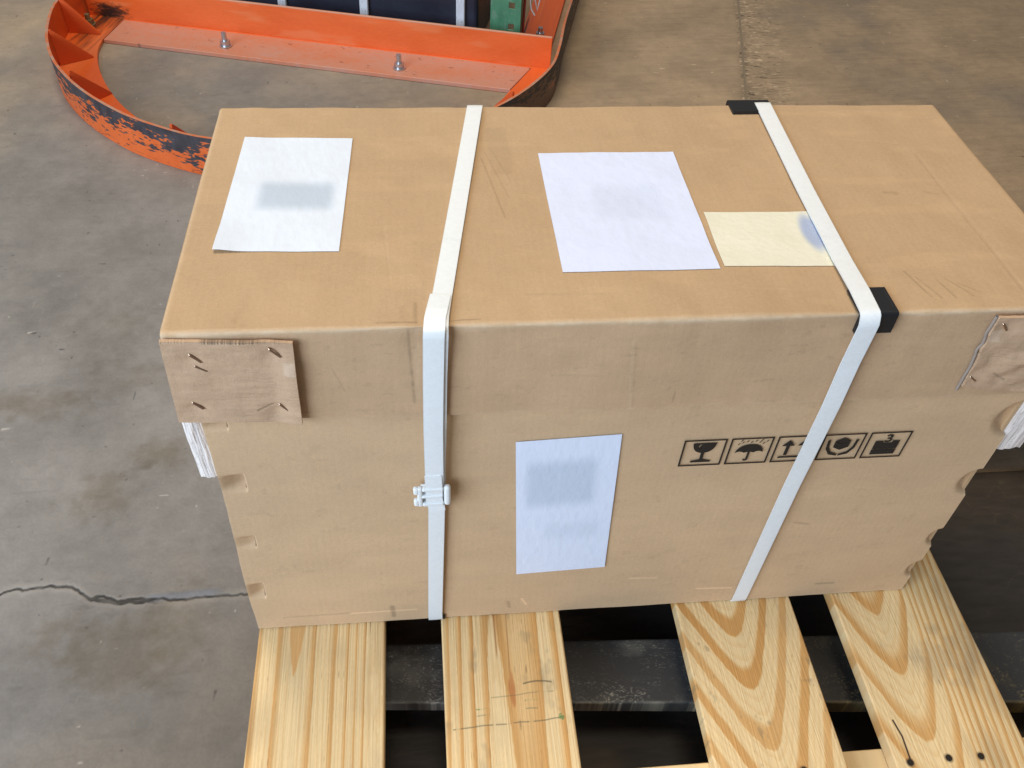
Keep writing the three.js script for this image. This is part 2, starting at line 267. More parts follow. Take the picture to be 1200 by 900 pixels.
// lid: section runs back skirt bottom -> top -> front skirt bottom
const RC = 0.0042, LZ = 0.0035;                                            // corner radius, how far the lid stands proud of the body
const S1 = LH - RC, A = Math.PI / 2 * RC, S2 = D + 2 * LZ - 2 * RC, STOT = 2 * S1 + 2 * A + S2, SF = S1 + 2 * A + S2;
function lidPoint(s) {                                                     // -> y, z, ny, nz
  const zb = -D - LZ, zf = LZ, yt = H;
  if (s < S1) return [yt - RC - (S1 - s), zb, 0, -1];
  s -= S1; if (s < A) { const a = s / RC; return [yt - RC + RC * Math.sin(a), zb + RC - RC * Math.cos(a), Math.sin(a), -Math.cos(a)]; }
  s -= A; if (s < S2) return [yt, zb + RC + s, 1, 0];
  s -= S2; if (s < A) { const a = s / RC; return [yt - RC + RC * Math.cos(a), zf - RC + RC * Math.sin(a), Math.cos(a), Math.sin(a)]; }
  s -= A; return [yt - RC - s, zf, 0, 1];
}
const sOfFront = (y) => SF + (H - RC - y), sOfTop = (z) => S1 + A + (z + D + LZ - RC);
const scratches = [];                                                      // [x0, s0, x1, s1, half width, strength (+ dark, - pale)]
const frontLine = (x0, y0, x1, y1, w, k) => scratches.push([x0, sOfFront(y0), x1, sOfFront(y1), w, k]);
const topLine = (x0, z0, x1, z1, w, k) => scratches.push([x0, sOfTop(z0), x1, sOfTop(z1), w, k]);
frontLine(0.178, 0.436, 0.181, 0.360, 0.0010, 0.55); frontLine(0.184, 0.434, 0.184, 0.365, 0.0016, -0.45); frontLine(0.176, 0.43, 0.176, 0.38, 0.004, 0.12);
frontLine(0.350, 0.420, 0.357, 0.345, 0.0014, -0.28); frontLine(0.353, 0.415, 0.360, 0.348, 0.0012, 0.16); frontLine(0.394, 0.362, 0.394, 0.350, 0.0008, 0.35);
frontLine(0.205, 0.4355, 0.24, 0.4345, 0.0012, -0.4); frontLine(0.165, 0.435, 0.19, 0.435, 0.0016, -0.5);
topLine(0.155, -0.003, 0.185, -0.004, 0.0007, 0.6); topLine(0.205, -0.004, 0.232, -0.003, 0.0006, 0.55); topLine(0.184, -0.024, 0.184, -0.005, 0.0012, 0.35); topLine(0.174, -0.02, 0.174, -0.008, 0.0016, 0.15); topLine(0.055, -0.02, 0.052, -0.008, 0.002, 0.12);
topLine(0.583, -0.046, 0.592, -0.014, 0.0009, 0.42); topLine(0.590, -0.038, 0.600, -0.012, 0.0008, 0.36); topLine(0.606, -0.034, 0.612, -0.012, 0.0009, 0.34); topLine(0.614, -0.036, 0.628, -0.014, 0.0008, 0.3); topLine(0.622, -0.03, 0.636, -0.018, 0.0008, 0.22);
topLine(0.667, -0.22, 0.672, -0.02, 0.0009, 0.2); topLine(0.670, -0.22, 0.675, -0.02, 0.0014, -0.16);
topLine(0.612, -0.160, 0.622, -0.158, 0.002, 0.3); topLine(0.632, -0.142, 0.639, -0.141, 0.0012, -0.35); topLine(0.650, -0.16, 0.662, -0.155, 0.0012, 0.2);
frontLine(0.46, 0.37, 0.475, 0.372, 0.0012, 0.2); frontLine(0.56, 0.41, 0.60, 0.408, 0.001, -0.2); frontLine(0.29, 0.385, 0.33, 0.383, 0.001, 0.14); frontLine(0.12, 0.40, 0.128, 0.375, 0.0008, 0.2); topLine(0.44, -0.03, 0.50, -0.026, 0.001, -0.2); topLine(0.27, -0.03, 0.33, -0.028, 0.0012, 0.14); topLine(0.16, -0.12, 0.165, -0.05, 0.001, -0.15); topLine(0.60, -0.25, 0.66, -0.24, 0.001, -0.16);
topLine(0.248, -0.225, 0.262, -0.13, 0.0007, 0.3); topLine(0.252, -0.235, 0.268, -0.16, 0.0006, 0.24); topLine(0.258, -0.24, 0.272, -0.185, 0.0006, 0.2);
topLine(0.20, -0.309, 0.24, -0.308, 0.0015, -0.3); topLine(0.62, -0.305, 0.66, -0.302, 0.0018, -0.3); topLine(0.60, -0.304, 0.64, -0.29, 0.001, -0.2);
const lidTex = bake(1536, 1092, (u, v, o) => {
  const x = u * W, s = v * STOT;
  let [l, h] = kraft(x, s, 3);
  const ef = Math.abs(s - (SF - A * 0.3)), eb = Math.abs(s - (S1 + A * 0.5));
  let worn = gau(ef - 0.0006 * (vn(x * 90, 3) - 0.5), 0.0017) * (0.1 + 0.85 * fbm(x * 130, s * 400, 3)) + gau(eb, 0.002) * 0.5 * fbm(x * 50, 9, 3) + sst(0.0035, 0, Math.min(x, W - x)) * 0.45 * fbm(s * 60, 2, 3) + sst(0.0025, 0, STOT - s) * 0.35 * vn(x * 120, 6);
  for (const q of scratches) {
    if (s < Math.min(q[1], q[3]) - 0.01 || s > Math.max(q[1], q[3]) + 0.01) continue;
    const d = segD(x, s, [q[0], q[1]], [q[2], q[3]]); if (d > q[4] * 3) continue;
    const k = (1 - sst(q[4] * 0.2, q[4] * 2.0, d)) * (0.25 + 0.75 * fbm(x * 160, s * 160, 2)) * 0.62;
    if (q[5] > 0) { l *= 1 - q[5] * 0.62 * k; h -= 0.35 * k * q[5]; } else { worn += -q[5] * k; h += 0.2 * k; }
  }
  // front skirt: pinker tint paints in its cooler light; dark fibre flecks, faint rubbing
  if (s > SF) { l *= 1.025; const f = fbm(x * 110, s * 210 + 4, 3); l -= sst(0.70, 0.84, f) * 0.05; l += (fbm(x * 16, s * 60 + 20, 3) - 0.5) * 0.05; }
  const rub = sst(0.60, 0.78, fbm(x * 18 + 7, s * 60, 3)); l += rub * 0.025;
  o[0] = KR[0] * l; o[1] = KR[1] * l; o[2] = KR[2] * l; o[3] = h; if (s > SF) dirtOrTint(o, 0.16, [192, 154, 136]);
  dirtOrTint(o, worn * 0.75, [216, 196, 172]);
});
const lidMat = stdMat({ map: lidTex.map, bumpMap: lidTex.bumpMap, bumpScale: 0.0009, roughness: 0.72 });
const endU = [0, 0.0006, 0.0014, 0.0025, 0.004, 0.006]; const usLid = [...endU, ...lin(150, 0.01, W - 0.01), ...endU.map((e) => W - e).reverse()];
const vsLid = [...lin(18, 0, S1), ...lin(6, S1, S1 + A).slice(1), ...lin(44, S1 + A, S1 + A + S2).slice(1), ...lin(8, S1 + A + S2, SF).slice(1), ...lin(30, SF, STOT).slice(1)];
const lidGeo = slab(usLid, vsLid, (x, s) => {
  const [y0, z0, ny, nz] = lidPoint(s); let y = y0, z = z0, xx = x;
  const e = Math.min(x, W - x), r = 0.004; let dn = e < r ? -(r - Math.sqrt(Math.max(0, r * r - (r - e) ** 2))) : 0;
  const nearF = gau((y0 - H) ** 2 > 0 ? Math.hypot(y0 - H, z0 - LZ) : Math.abs(z0 - LZ), 0.022);
  dn += (fbm(x * 12 + 2, s * 12, 3) - 0.5) * 0.0022 + (fbm(x * 55, s * 40 + 6, 2) - 0.5) * 0.0008;
  dn -= nearF * (0.0030 * gau(x - 0.197, 0.012) + 0.0016 * gau(x - 0.185, 0.05) + 0.0012 * gau(x - 0.538, 0.02));
  dn += nearF * (fbm(x * 30, 4.4, 3) - 0.5) * 0.0022;
  if (ny > 0.99) dn -= 0.0018 * Math.sin(Math.PI * x / W) * Math.sin(Math.PI * clamp(-z / D));   // slight sag of the top
  const low = clamp((H - y0) / LH);
  if (nz === 1) { dn += 0.0012 * low + 0.0007 * low * Math.sin(x * 40); if (s > STOT - 0.06) y += (s - (STOT - 0.06)) / 0.06 * (0.004 - 0.006 * sst(0, 0.3, x) + 0.0016 * (fbm(x * 20, 8, 3) - 0.5)); }
  xx += (x < W / 2 ? -1 : 1) * 0.005 * low * sst(0.25, 0, e);
  y += ny * dn; z += nz * dn;
  return { p: [xx, y, z], n: [0, ny, nz] };
}, 0.0030, (x, s) => [x / W, s / STOT]);
const plainTex = bake(512, 512, (u, v, o) => { const [l, h] = kraft(u * 0.36, v * 0.36, 31); for (let i = 0; i < 3; i++) o[i] = KR[i] * l; o[3] = h; }, { wrap: THREE.MirroredRepeatWrapping });
const plainMat = stdMat({ map: plainTex.map, bumpMap: plainTex.bumpMap, bumpScale: 0.0008, roughness: 0.75 });
function sideSkirt(sgn) {
  return slab(lin(20), lin(10), (u, v) => {
    const z = -0.002 - u * (D - 0.004), low = 1 - v;
    return { p: [(sgn < 0 ? -0.0002 - 0.005 * low : W + 0.0002 + 0.005 * low) + sgn * (fbm(z * 20, v * 3, 2) - 0.5) * 0.001, H - 0.0028 - low * (LH - 0.003), z], n: [sgn, 0, 0] };
  }, 0.003, (u, v) => [u * 0.9, v * 0.28]);
}
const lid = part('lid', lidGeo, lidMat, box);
part('end_skirt', sideSkirt(-1), plainMat, lid); part('end_skirt', sideSkirt(1), plainMat, lid);

// body: front panel with the punched-in spots along both ends
const BH = 0.405, dents = [];                                              // [edge side, y centre, half height, reach from the edge, depth]
for (const [y, h, w, d] of [[0.337, 0.0075, 0.0195, 0.007], [0.2565, 0.010, 0.0215, 0.008], [0.165, 0.0085, 0.0185, 0.0045], [0.077, 0.0125, 0.0165, 0.007]]) dents.push([-1, y, h, w, d]);
for (const [y, h, w, d] of [[0.300, 0.022, 0.026, 0.010], [0.205, 0.018, 0.020, 0.008], [0.108, 0.014, 0.013, 0.007], [0.045, 0.014, 0.013, 0.007]]) dents.push([1, y, h, w, d]);
const bodyTex = bake(1536, 852, (u, v, o) => {
  const x = u * W, y = v * BH; let [l, h] = kraft(x, y, 77);
  l += (fbm(x * 14 + 4, y * 50, 3) - 0.5) * 0.06;
  const bl = sst(0.7, 0.84, fbm(x * 60 + 8, y * 90, 3)); l -= bl * 0.025; h += bl * 0.12;
  for (const [x0, y0, x1, y1, w, k] of [[0.03, 0.020, 0.10, 0.022, 0.001, 0.10], [0.10, 0.021, 0.17, 0.021, 0.001, -0.14], [0.145, 0.03, 0.146, 0.01, 0.0016, 0.2], [0.27, 0.026, 0.272, 0.014, 0.0012, 0.15], [0.285, 0.03, 0.29, 0.018, 0.001, -0.15], [0.48, 0.03, 0.52, 0.028, 0.001, -0.16], [0.40, 0.06, 0.43, 0.058, 0.001, -0.12], [0.56, 0.15, 0.575, 0.146, 0.001, 0.12], [0.62, 0.025, 0.64, 0.024, 0.0012, 0.16]]) {
    const d = segD(x, y, [x0, y0], [x1, y1]), q = 1 - sst(w * 0.4, w * 2.4, d); if (q > 0) { l -= q * k * 0.8; h -= q * k; }
  }
  o[0] = KB[0] * l; o[1] = KB[1] * l; o[2] = KB[2] * l; o[3] = h;
  let worn = sst(0.003, 0, y) * 0.3 * vn(x * 150, 3) + sst(0.002, 0, Math.min(x, W - x)) * 0.4 * vn(y * 90, 5);
  for (const [sd, dy, hh, w] of dents) { const e = sd < 0 ? x : W - x, q = sd > 0 ? 1 - sst(0.55, 0.75, Math.hypot(e / w, (y - dy) / (hh * 1.15)) + (fbm(x * 200, y * 200, 2) - 0.5) * 0.15) : 0; worn += q * 0.85; if (sd < 0 && Math.abs(y - dy) < hh) { const k = (1 - sst(0.0004, 0.0012, Math.abs(e - w))); dirtOrTint(o, k * 0.6, [70, 48, 28]); } }
  dirtOrTint(o, worn * 0.8, [222, 198, 166]);
});
const bodyMat = stdMat({ map: bodyTex.map, bumpMap: bodyTex.bumpMap, bumpScale: 0.0009, roughness: 0.74 });
const edgeL = (y) => 0.0085 * sst(0.02, 0.30, y) + 0.001 * (fbm(y * 40, 2, 2) - 0.5), edgeR = (y) => W - 0.004 * sst(0.0, 0.3, y);
const BY = 0.0014;
const usBody = [...lin(40, 0, 0.03), ...lin(60, 0.035, W - 0.035), ...lin(40, W - 0.03, W)];
const frontGeo = slab(usBody, lin(170, 0, BH), (x, y) => {
  let z = (fbm(x * 9, y * 9 + 3, 3) - 0.5) * 0.0016 - 0.0005;
  for (const [sd, dy, hh, w, d] of dents) {
    const e = sd < 0 ? x : W - x; if (e > w + 0.004) continue;
    const a = Math.abs(y - dy) / hh; if (a > 1.5) continue;
    if (sd > 0) { const we = w * Math.sqrt(Math.max(0, 1 - (a / 1.15) ** 2)); if (e < we) z -= d * sst(0, 1, (we - e) / w) * 1.1; continue; }
    const ramp = sst(-0.004, w, e), cut = 1 - sst(w, w + 0.0012, e);
    z -= d * ramp * cut * (1 - sst(0.55, 1.25, a));
  }
  const t = x / W, yy = y + BY - (y < 0.002 ? 0 : 0) + (y < 0.01 ? 0.0012 * (fbm(x * 60, 3, 3) - 0.3) * (1 - y / 0.01) : 0);
  return { p: [mix(edgeL(y), edgeR(y), t), yy, z], n: [0, 0, 1] };
}, 0.0035, (x, y) => [x / W, y / BH]);
part('front_panel', frontGeo, bodyMat, box);
const pb = (w, h, d, x, y, z) => { const g = rbox(w, h, d, 0.002, x, y, z), p = g.attributes.position, n = g.attributes.normal, uv = g.attributes.uv; for (let i = 0; i < p.count; i++) { const ax = Math.abs(n.getX(i)) > 0.7; uv.setXY(i, (ax ? p.getZ(i) : p.getX(i)) / 0.36, p.getY(i) / 0.36); } return g; };
function sidePanel(sgn) { return slab(lin(12), lin(30), (u, v) => { const y = v * BH, z = -0.0045 - u * (D - 0.010), x = (sgn < 0 ? edgeL(y) + 0.0006 : edgeR(y) - 0.0006); return { p: [x, BY + y, z], n: [sgn, 0, 0] }; }, 0.0035, (u, v) => [u * 0.88, v * 1.1]); }
part('side_panel', sidePanel(-1), plainMat, box); part('side_panel', sidePanel(1), plainMat, box);
part('back_panel', pb(W - 0.016, BH, 0.0035, W / 2, BY + BH / 2, -D + 0.0025), plainMat, box);
part('bottom_panel', pb(W - 0.02, 0.0035, D - 0.014, W / 2, BY + 0.0021, -D / 2), plainMat, box);

// rough white strips peeping out under both ends of the lid
const foamTex = bake(128, 512, (u, v, o) => { const n = fbm(u * 14, v * 5, 3), f = fbm(u * 60, v * 16, 2), ln = Math.abs(fbm(u * 6 + 2, v * 1.2, 2) - 0.5); let l = 0.82 + 0.22 * n + 0.1 * f; if (ln < 0.025) l -= 0.08; if (fbm(u * 20 + 9, v * 50, 2) > 0.74) l -= 0.08; o[0] = 236 * l; o[1] = 224 * l; o[2] = 216 * l; o[3] = 0.5 + (n - 0.5) + (ln < 0.03 ? -0.35 : 0); });
const foamMat = stdMat({ map: foamTex.map, bumpMap: foamTex.bumpMap, bumpScale: 0.0007, roughness: 0.85 });
function foam(x0, x1, y0, y1, lean) {
  return slab(lin(10), lin(40), (u, v) => { const y = mix(y0, y1, v), rag = v < 0.05 ? (vn(u * 6, 3) - 0.5) * 0.004 : 0; return { p: [mix(x0, x1, u) + lean * (1 - v) + (fbm(u * 2, v * 5 + x0, 2) - 0.5) * 0.0016, y + rag, -0.0055 + (fbm(u * 4 + 5, v * 6, 2) - 0.5) * 0.001 + 0.0022 * Math.sin(u * 3.1) - 0.0012 * sst(0.45, 0.5, u) * (1 - sst(0.5, 0.56, u))], n: [0, 0, 1] }; }, 0.02);
}
part('end_strip', foam(-0.0085, 0.0085, 0.264, 0.352, 0.0015), foamMat, box, 'rough white strip under the left end of the lid');
part('end_strip', foam(W - 0.004, W + 0.027, 0.253, 0.350, -0.002), foamMat, box, 'rough white strip under the right end of the lid');

// stapled corner flaps
const flapTex = bake(768, 768, (u, v, o) => {
  let [l, h] = kraft(u * 0.095, v * 0.093, 140);
  const wr = Math.abs(fbm(u * 3 + 5, v * 26 + 4, 3) - 0.5), reg = sst(0.35, 0.6, u) * (1 - sst(0.62, 0.8, v)) + 0.25;
  const k = (1 - sst(0.0, 0.03, wr)) * reg * sst(0.35, 0.7, fbm(u * 4 + 30, v * 9, 3)); l -= k * 0.012; h -= k * 0.16;
  l += (fbm(u * 5, v * 22, 3) - 0.5) * 0.06; h += (fbm(u * 3, v * 16 + 9, 3) - 0.5) * 0.5;
  const top = sst(0.968, 0.985, v + 0.012 * (vn(u * 16, 8) - 0.5)) * sst(0.25, 0.6, fbm(u * 9, 4, 3)); if (top > 0) { const q = vn(u * 150, 2) * (v < 0.99 ? 1 : 0.5); l *= mix(1, 0.62 + 0.6 * q, top * sst(0.1, 0.5, u + 0.2 * vn(u * 7, 1))); h -= top * 0.4 * (1 - q); }
  const cr = segD(u, v, [0.66, 0.16], [0.78, 0.24]); l -= (1 - sst(0.004, 0.016, cr)) * 0.12; h -= (1 - sst(0.004, 0.02, cr)) * 0.25;
  o[0] = (KR[0] + 6) * l; o[1] = (KR[1] + 5) * l; o[2] = (KR[2] + 11) * l; o[3] = h;
  const tr = (1 - sst(0.03, 0.06, Math.abs(u - 0.95))) * (1 - sst(0.06, 0.09, Math.abs(v - 0.70))); dirtOrTint(o, tr * 0.4, [214, 192, 170]);
});
const flapMat = stdMat({ map: flapTex.map, bumpMap: flapTex.bumpMap, bumpScale: 0.0012, roughness: 0.78 });
const wire = stdMat({ color: 0xb59a86, roughness: 0.28, metalness: 0.95 });
const FZ = LZ + 0.0022;
const flapL = part('corner_flap', slab(lin(40), lin(40), (u, v) => {
  const x = mix(mix(-0.0045, 0.091, u), mix(0.001, 0.0945, u), v), y = mix(mix(0.3505, 0.346, u), mix(0.4375, 0.4335, u), v);
  const lift = 0.0040 * sst(0.78, 1, u) * (1 - 0.75 * sst(0.6, 1, v)) + 0.0008 * (fbm(u * 5, v * 7, 3) - 0.5) * 2;
  const pin = [[0.2, 0.80], [0.83, 0.86], [0.16, 0.18], [0.80, 0.12]].reduce((a, q) => a + gau(Math.hypot(u - q[0], v - q[1]), 0.06), 0);
  return { p: [x, y, FZ + 0.003 + lift - 0.0016 * pin + 0.0016 * sst(0.8, 1, 1 - v) * 0], n: [0, 0, 1] };
}, 0.0028), flapMat, box, 'stapled cardboard corner flap at the left end');
const flapR = part('corner_flap', slab(lin(40), lin(40), (u, v) => {
  const ed = 0.640 + 0.003 * (1 - v) + (fbm(v * 9, 6, 3) - 0.5) * 0.004, x = mix(ed, W + 0.003 + 0.003 * (1 - v), u), y = mix(mix(0.352, 0.348, u) + 0.006 * (1 - sst(0.0, 0.3, u)), 0.4365, v);
  const wr = 0.003 * gau(v - 0.32 - 0.25 * u, 0.07) * sst(0.1, 0.5, u) + 0.0015 * (fbm(u * 6, v * 6 + 8, 3) - 0.5) * 2;
  const pin = [[0.09, 0.86], [0.09, 0.19]].reduce((a, q) => a + gau(Math.hypot(u - q[0], v - q[1]), 0.07), 0);
  return { p: [x, y, FZ + 0.0038 + wr - 0.0016 * pin], n: [0, 0, 1] };
}, 0.0028, (u, v) => [1 - u * 0.9, v * 0.94]), flapMat, box, 'torn stapled corner flap at the right end');
const tornTex = stdMat({ color: 0x93857a, roughness: 0.95 });
part('torn_edge', tube(lin(14).map((t) => [0.6385 + 0.003 * (1 - t) + (fbm(t * 9, 6, 3) - 0.5) * 0.004, mix(0.352, 0.4365, t), FZ + 0.0012]), 0.0013, 40, 6), tornTex, flapR);
function staple(x0, y0, x1, y1, parent, z = FZ + 0.0028) {
  const dx = x1 - x0, dy = y1 - y0;
  const V = (k, h) => new THREE.Vector3(x0 + dx * k, y0 + dy * k, z + h), q = [V(0.03, -0.004), V(0.05, -0.0004), V(0.1, 0.0002), V(0.9, 0.0002), V(0.95, -0.0004), V(0.97, -0.004)];
  const g = q.slice(1).map((b, i) => new THREE.CylinderGeometry(0.0009, 0.0009, q[i].distanceTo(b) + 0.0006, 8).applyQuaternion(new THREE.Quaternion().setFromUnitVectors(new THREE.Vector3(0, 1, 0), b.clone().sub(q[i]).normalize())).translate(...b.clone().add(q[i]).multiplyScalar(0.5).toArray()));
  part('staple', g, wire, parent);
}
staple(0.0188, 0.4245, 0.0268, 0.4155, flapL); staple(0.0205, 0.4125, 0.0290, 0.4065, flapL); staple(0.0765, 0.4285, 0.0845, 0.4190, flapL, FZ + 0.0036); staple(0.0105, 0.3735, 0.0180, 0.3650, flapL); staple(0.0755, 0.3690, 0.0825, 0.3600, flapL, FZ + 0.0036);
staple(0.6465, 0.4300, 0.6530, 0.4220, flapR); staple(0.6455, 0.3700, 0.6530, 0.3640, flapR);

// paper labels stuck to the box: white stock, print too soft to read
function labelTex(base, bands, patch) {
  return bake(256, 384, (u, v, o) => {
    const n = fbm(u * 20, v * 20 + base[0], 3) - 0.5; for (let i = 0; i < 3; i++) o[i] = base[i] * (1 + n * 0.02);
    for (const [v0, v1, u0, u1, k] of bands) { const q = sst(u0 - 0.05, u0 + 0.07, u) * (1 - sst(u1 - 0.07, u1 + 0.05, u)) * sst(v0 - 0.05, v0 + 0.05, v) * (1 - sst(v1 - 0.05, v1 + 0.05, v)); dirtOrTint(o, q * k * 0.8, [150, 166, 184]); }
    if (patch) { const q = 1 - sst(0.5, 1.1, Math.hypot((u - patch[0]) / patch[2], (v - patch[1]) / patch[3])); dirtOrTint(o, q * 0.7, [146, 164, 208]); }
    o[3] = 0.5 + n * 0.6;
  });
}
function paper(name, tex, label, cx, cz, w, l, turn, face = 'top', curl = 0) {
  const m = stdMat({ map: tex.map, bumpMap: tex.bumpMap, bumpScale: 0.0004, roughness: 0.45 });
  const c = Math.cos(turn), s = Math.sin(turn);
  const g = slab(lin(16), lin(20), (u, v) => {
    const a = (u - 0.5) * w, b = (v - 0.5) * l, x = cx + a * c + b * s, q = cz + a * s * (face === 'top' ? 1 : -1) * -1 * -1 + b * c * (face === 'top' ? -1 : 1) + (face === 'top' ? 0 : 0);
    if (face === 'top') { const z = cz + a * s - b * c; const sag = -0.0018 * Math.sin(Math.PI * x / W) * Math.sin(Math.PI * clamp(-z / D)), bump = (fbm(x * 12 + 2, sOfTop(z) * 12, 3) - 0.5) * 0.0022 + (fbm(x * 55, sOfTop(z) * 40 + 6, 2) - 0.5) * 0.0008; return { p: [x, H + sag + bump + 0.0008 + curl * gau(Math.hypot(u, v), 0.12), z], n: [0, 1, 0] }; }
    const y = cz - a * s + b * c; return { p: [cx + a * c + b * s, y, 0.0012], n: [0, 0, 1] };
  }, 0.0002);
  return part(name, g, m, box, label);
}
paper('paper_label', labelTex([226, 233, 244], [[0.34, 0.56, 0.25, 0.9, 0.55]]), 'white paper label near the left end of the lid', 0.0775, -0.1755, 0.099, 0.172, 0.03, 'top', 0.003);
paper('paper_label', labelTex([222, 228, 250], [[0.4, 0.7, 0.3, 0.8, 0.12]]), 'large white paper label in the middle of the lid', 0.366, -0.143, 0.129, 0.176, 0.0);
paper('paper_label', labelTex([234, 228, 206], [], [0.88, 0.60, 0.11, 0.40]), 'cream paper label with a blue mark beside the right strap', 0.4855, -0.095, 0.100, 0.076, 0.02);
paper('paper_label', labelTex([224, 231, 248], [[0.55, 0.85, 0.1, 0.8, 0.4], [0.28, 0.4, 0.3, 0.9, 0.15]]), 'white paper label on the front of the box', 0.317, 0.195, 0.093, 0.215, -0.05, 'front');

// handling marks printed on the front
const ink = stdMat({ color: 0x1d1712, roughness: 0.7 });
const font = await new FontLoader().loadAsync('fonts/droid/droid_sans_bold.typeface.json');
const rectS = (x, y, w, h) => new THREE.Shape([[x, y], [x + w, y], [x + w, y + h], [x, y + h]].map((q) => new THREE.Vector2(...q)));
const polyS = (pts) => new THREE.Shape(pts.map((q) => new THREE.Vector2(...q)));
function frameS(w, h, t) { const s = rectS(0, 0, w, h); s.holes.push(rectS(t, t, w - 2 * t, h - 2 * t)); return s; }
const glyphs = [
  ['fragile glass', () => { const s = new THREE.Shape(); s.moveTo(9, 32); s.lineTo(30.5, 32); s.bezierCurveTo(30, 24, 27, 19.5, 21.2, 18.6); s.lineTo(21.2, 9); s.lineTo(29, 7.2); s.lineTo(29, 5.2); s.lineTo(10.5, 5.2); s.lineTo(10.5, 7.2); s.lineTo(18.3, 9); s.lineTo(18.3, 18.6); s.bezierCurveTo(12.5, 19.5, 9.5, 24, 9, 32); const h = new THREE.Shape(); h.moveTo(15.5, 30.5); h.lineTo(17.5, 30.5); h.lineTo(15.5, 26.5); h.lineTo(17, 23.5); h.lineTo(14, 26.3); h.closePath(); s.holes.push(h); return [s]; }],
  ['keep dry umbrella', () => { const s = new THREE.Shape(); s.moveTo(6.5, 16); s.bezierCurveTo(8, 26, 16, 27.5, 19.7, 27.5); s.bezierCurveTo(24, 27.5, 31.5, 26, 33, 16); s.bezierCurveTo(30, 18.5, 27, 18.5, 24.5, 16); s.lineTo(20.8, 17.2); s.lineTo(20.8, 6); s.bezierCurveTo(20.8, 3.8, 16, 3.8, 16, 6.5); s.lineTo(17.8, 6.5); s.lineTo(18.8, 6); s.lineTo(18.8, 17.2); s.lineTo(15, 16); s.bezierCurveTo(12.5, 18.5, 9.5, 18.5, 6.5, 16); const a = [s]; for (const [x, y] of [[7, 27.5], [10.5, 29.5], [14.5, 31], [18.5, 29.8], [22.5, 31.2], [26.5, 29.5], [30, 27.8], [33, 30.5], [27.8, 32.2], [9, 32]]) a.push(polyS([[x, y], [x + 0.9, y], [x + 2.1, y + 2], [x + 1.2, y + 2]])); return a; }],
  ['this way up arrows', () => { const a = []; for (const x of [12, 27]) a.push(polyS([[x - 1.6, 10], [x + 1.6, 10], [x + 1.6, 23], [x + 6, 23], [x, 31], [x - 6, 23], [x - 1.6, 23]])); a.push(rectS(6, 6, 27, 2)); return a; }],
  ['hands holding a parcel', () => { const a = [polyS([[19.7, 31], [27, 27], [27, 18], [19.7, 14], [12.4, 18], [12.4, 27]])]; const h = polyS([[13.6, 26], [19.2, 23.2], [19.2, 22.4], [13.6, 25.2]]); a[0].holes.push(h); a[0].holes.push(polyS([[25.8, 26], [25.8, 25.2], [20.2, 22.4], [20.2, 23.2]])); for (const m of [1, -1]) { const X = (x) => 19.7 + m * (x - 19.7); a.push(polyS([[X(5), 28], [X(7.6), 28], [X(8.4), 18], [X(12), 11], [X(19), 8], [X(19), 5.5], [X(10.5), 8], [X(6), 16]])); } return a; }],
  ['stacking limit boxes', () => { const a = [polyS([[8, 24], [15.5, 24], [15.5, 21], [24.5, 21], [24.5, 24], [31.5, 24], [31.5, 13], [8, 13]]), rectS(8, 5, 23.5, 7)]; for (const s of font.generateShapes('3', 10)) { const pts = s.extractPoints(6); a.push(polyS(pts.shape.map((q) => [q.x + 16, q.y + 22.6]))); } return a; }],
];
glyphs.forEach(([what, make], k) => {
  const shapes = [frameS(39.5, 36.5, 1.5), ...make()];
  const g = shapes.map((s) => { const e = new THREE.ExtrudeGeometry(s, { depth: 0.25, bevelEnabled: false, curveSegments: 10 }); e.scale(0.001, 0.001, 0.001); return e; });
  const m = part('printed_symbol', g, ink, box, 'black printed symbol, ' + what); m.position.set(0.4165 + k * 0.04345, 0.2550, 0.0006);
  // cover the panel's slight waviness
  m.position.z = 0.0008;
});
for (const [x, y, w, h] of [[0.1995, 0.313, 0.0050, 0.0145], [0.1985, 0.006, 0.0055, 0.009]]) { const m = part('printed_mark', new THREE.BoxGeometry(w, h, 0.0003), ink, box); m.position.set(x, y, 0.0012); }

// clear tape remnant beside the left strap
{ const g = slab(lin(8), lin(24), (u, v) => { const z = mix(-0.195, -0.275, v), x = mix(0.254, 0.274, u) + 0.002 * vn(v * 7, u); return { p: [x, H - 0.0018 * Math.sin(Math.PI * x / W) * Math.sin(Math.PI * clamp(-z / D)) + 0.0012 + 0.001 * fbm(u * 4, v * 20, 3), z], n: [0, 1, 0] }; }, 0);
  part('clear_tape', g, new THREE.MeshPhysicalMaterial({ color: 0xffffff, transmission: 1, thickness: 0, roughness: 0.06, ior: 1.4 }), box); }

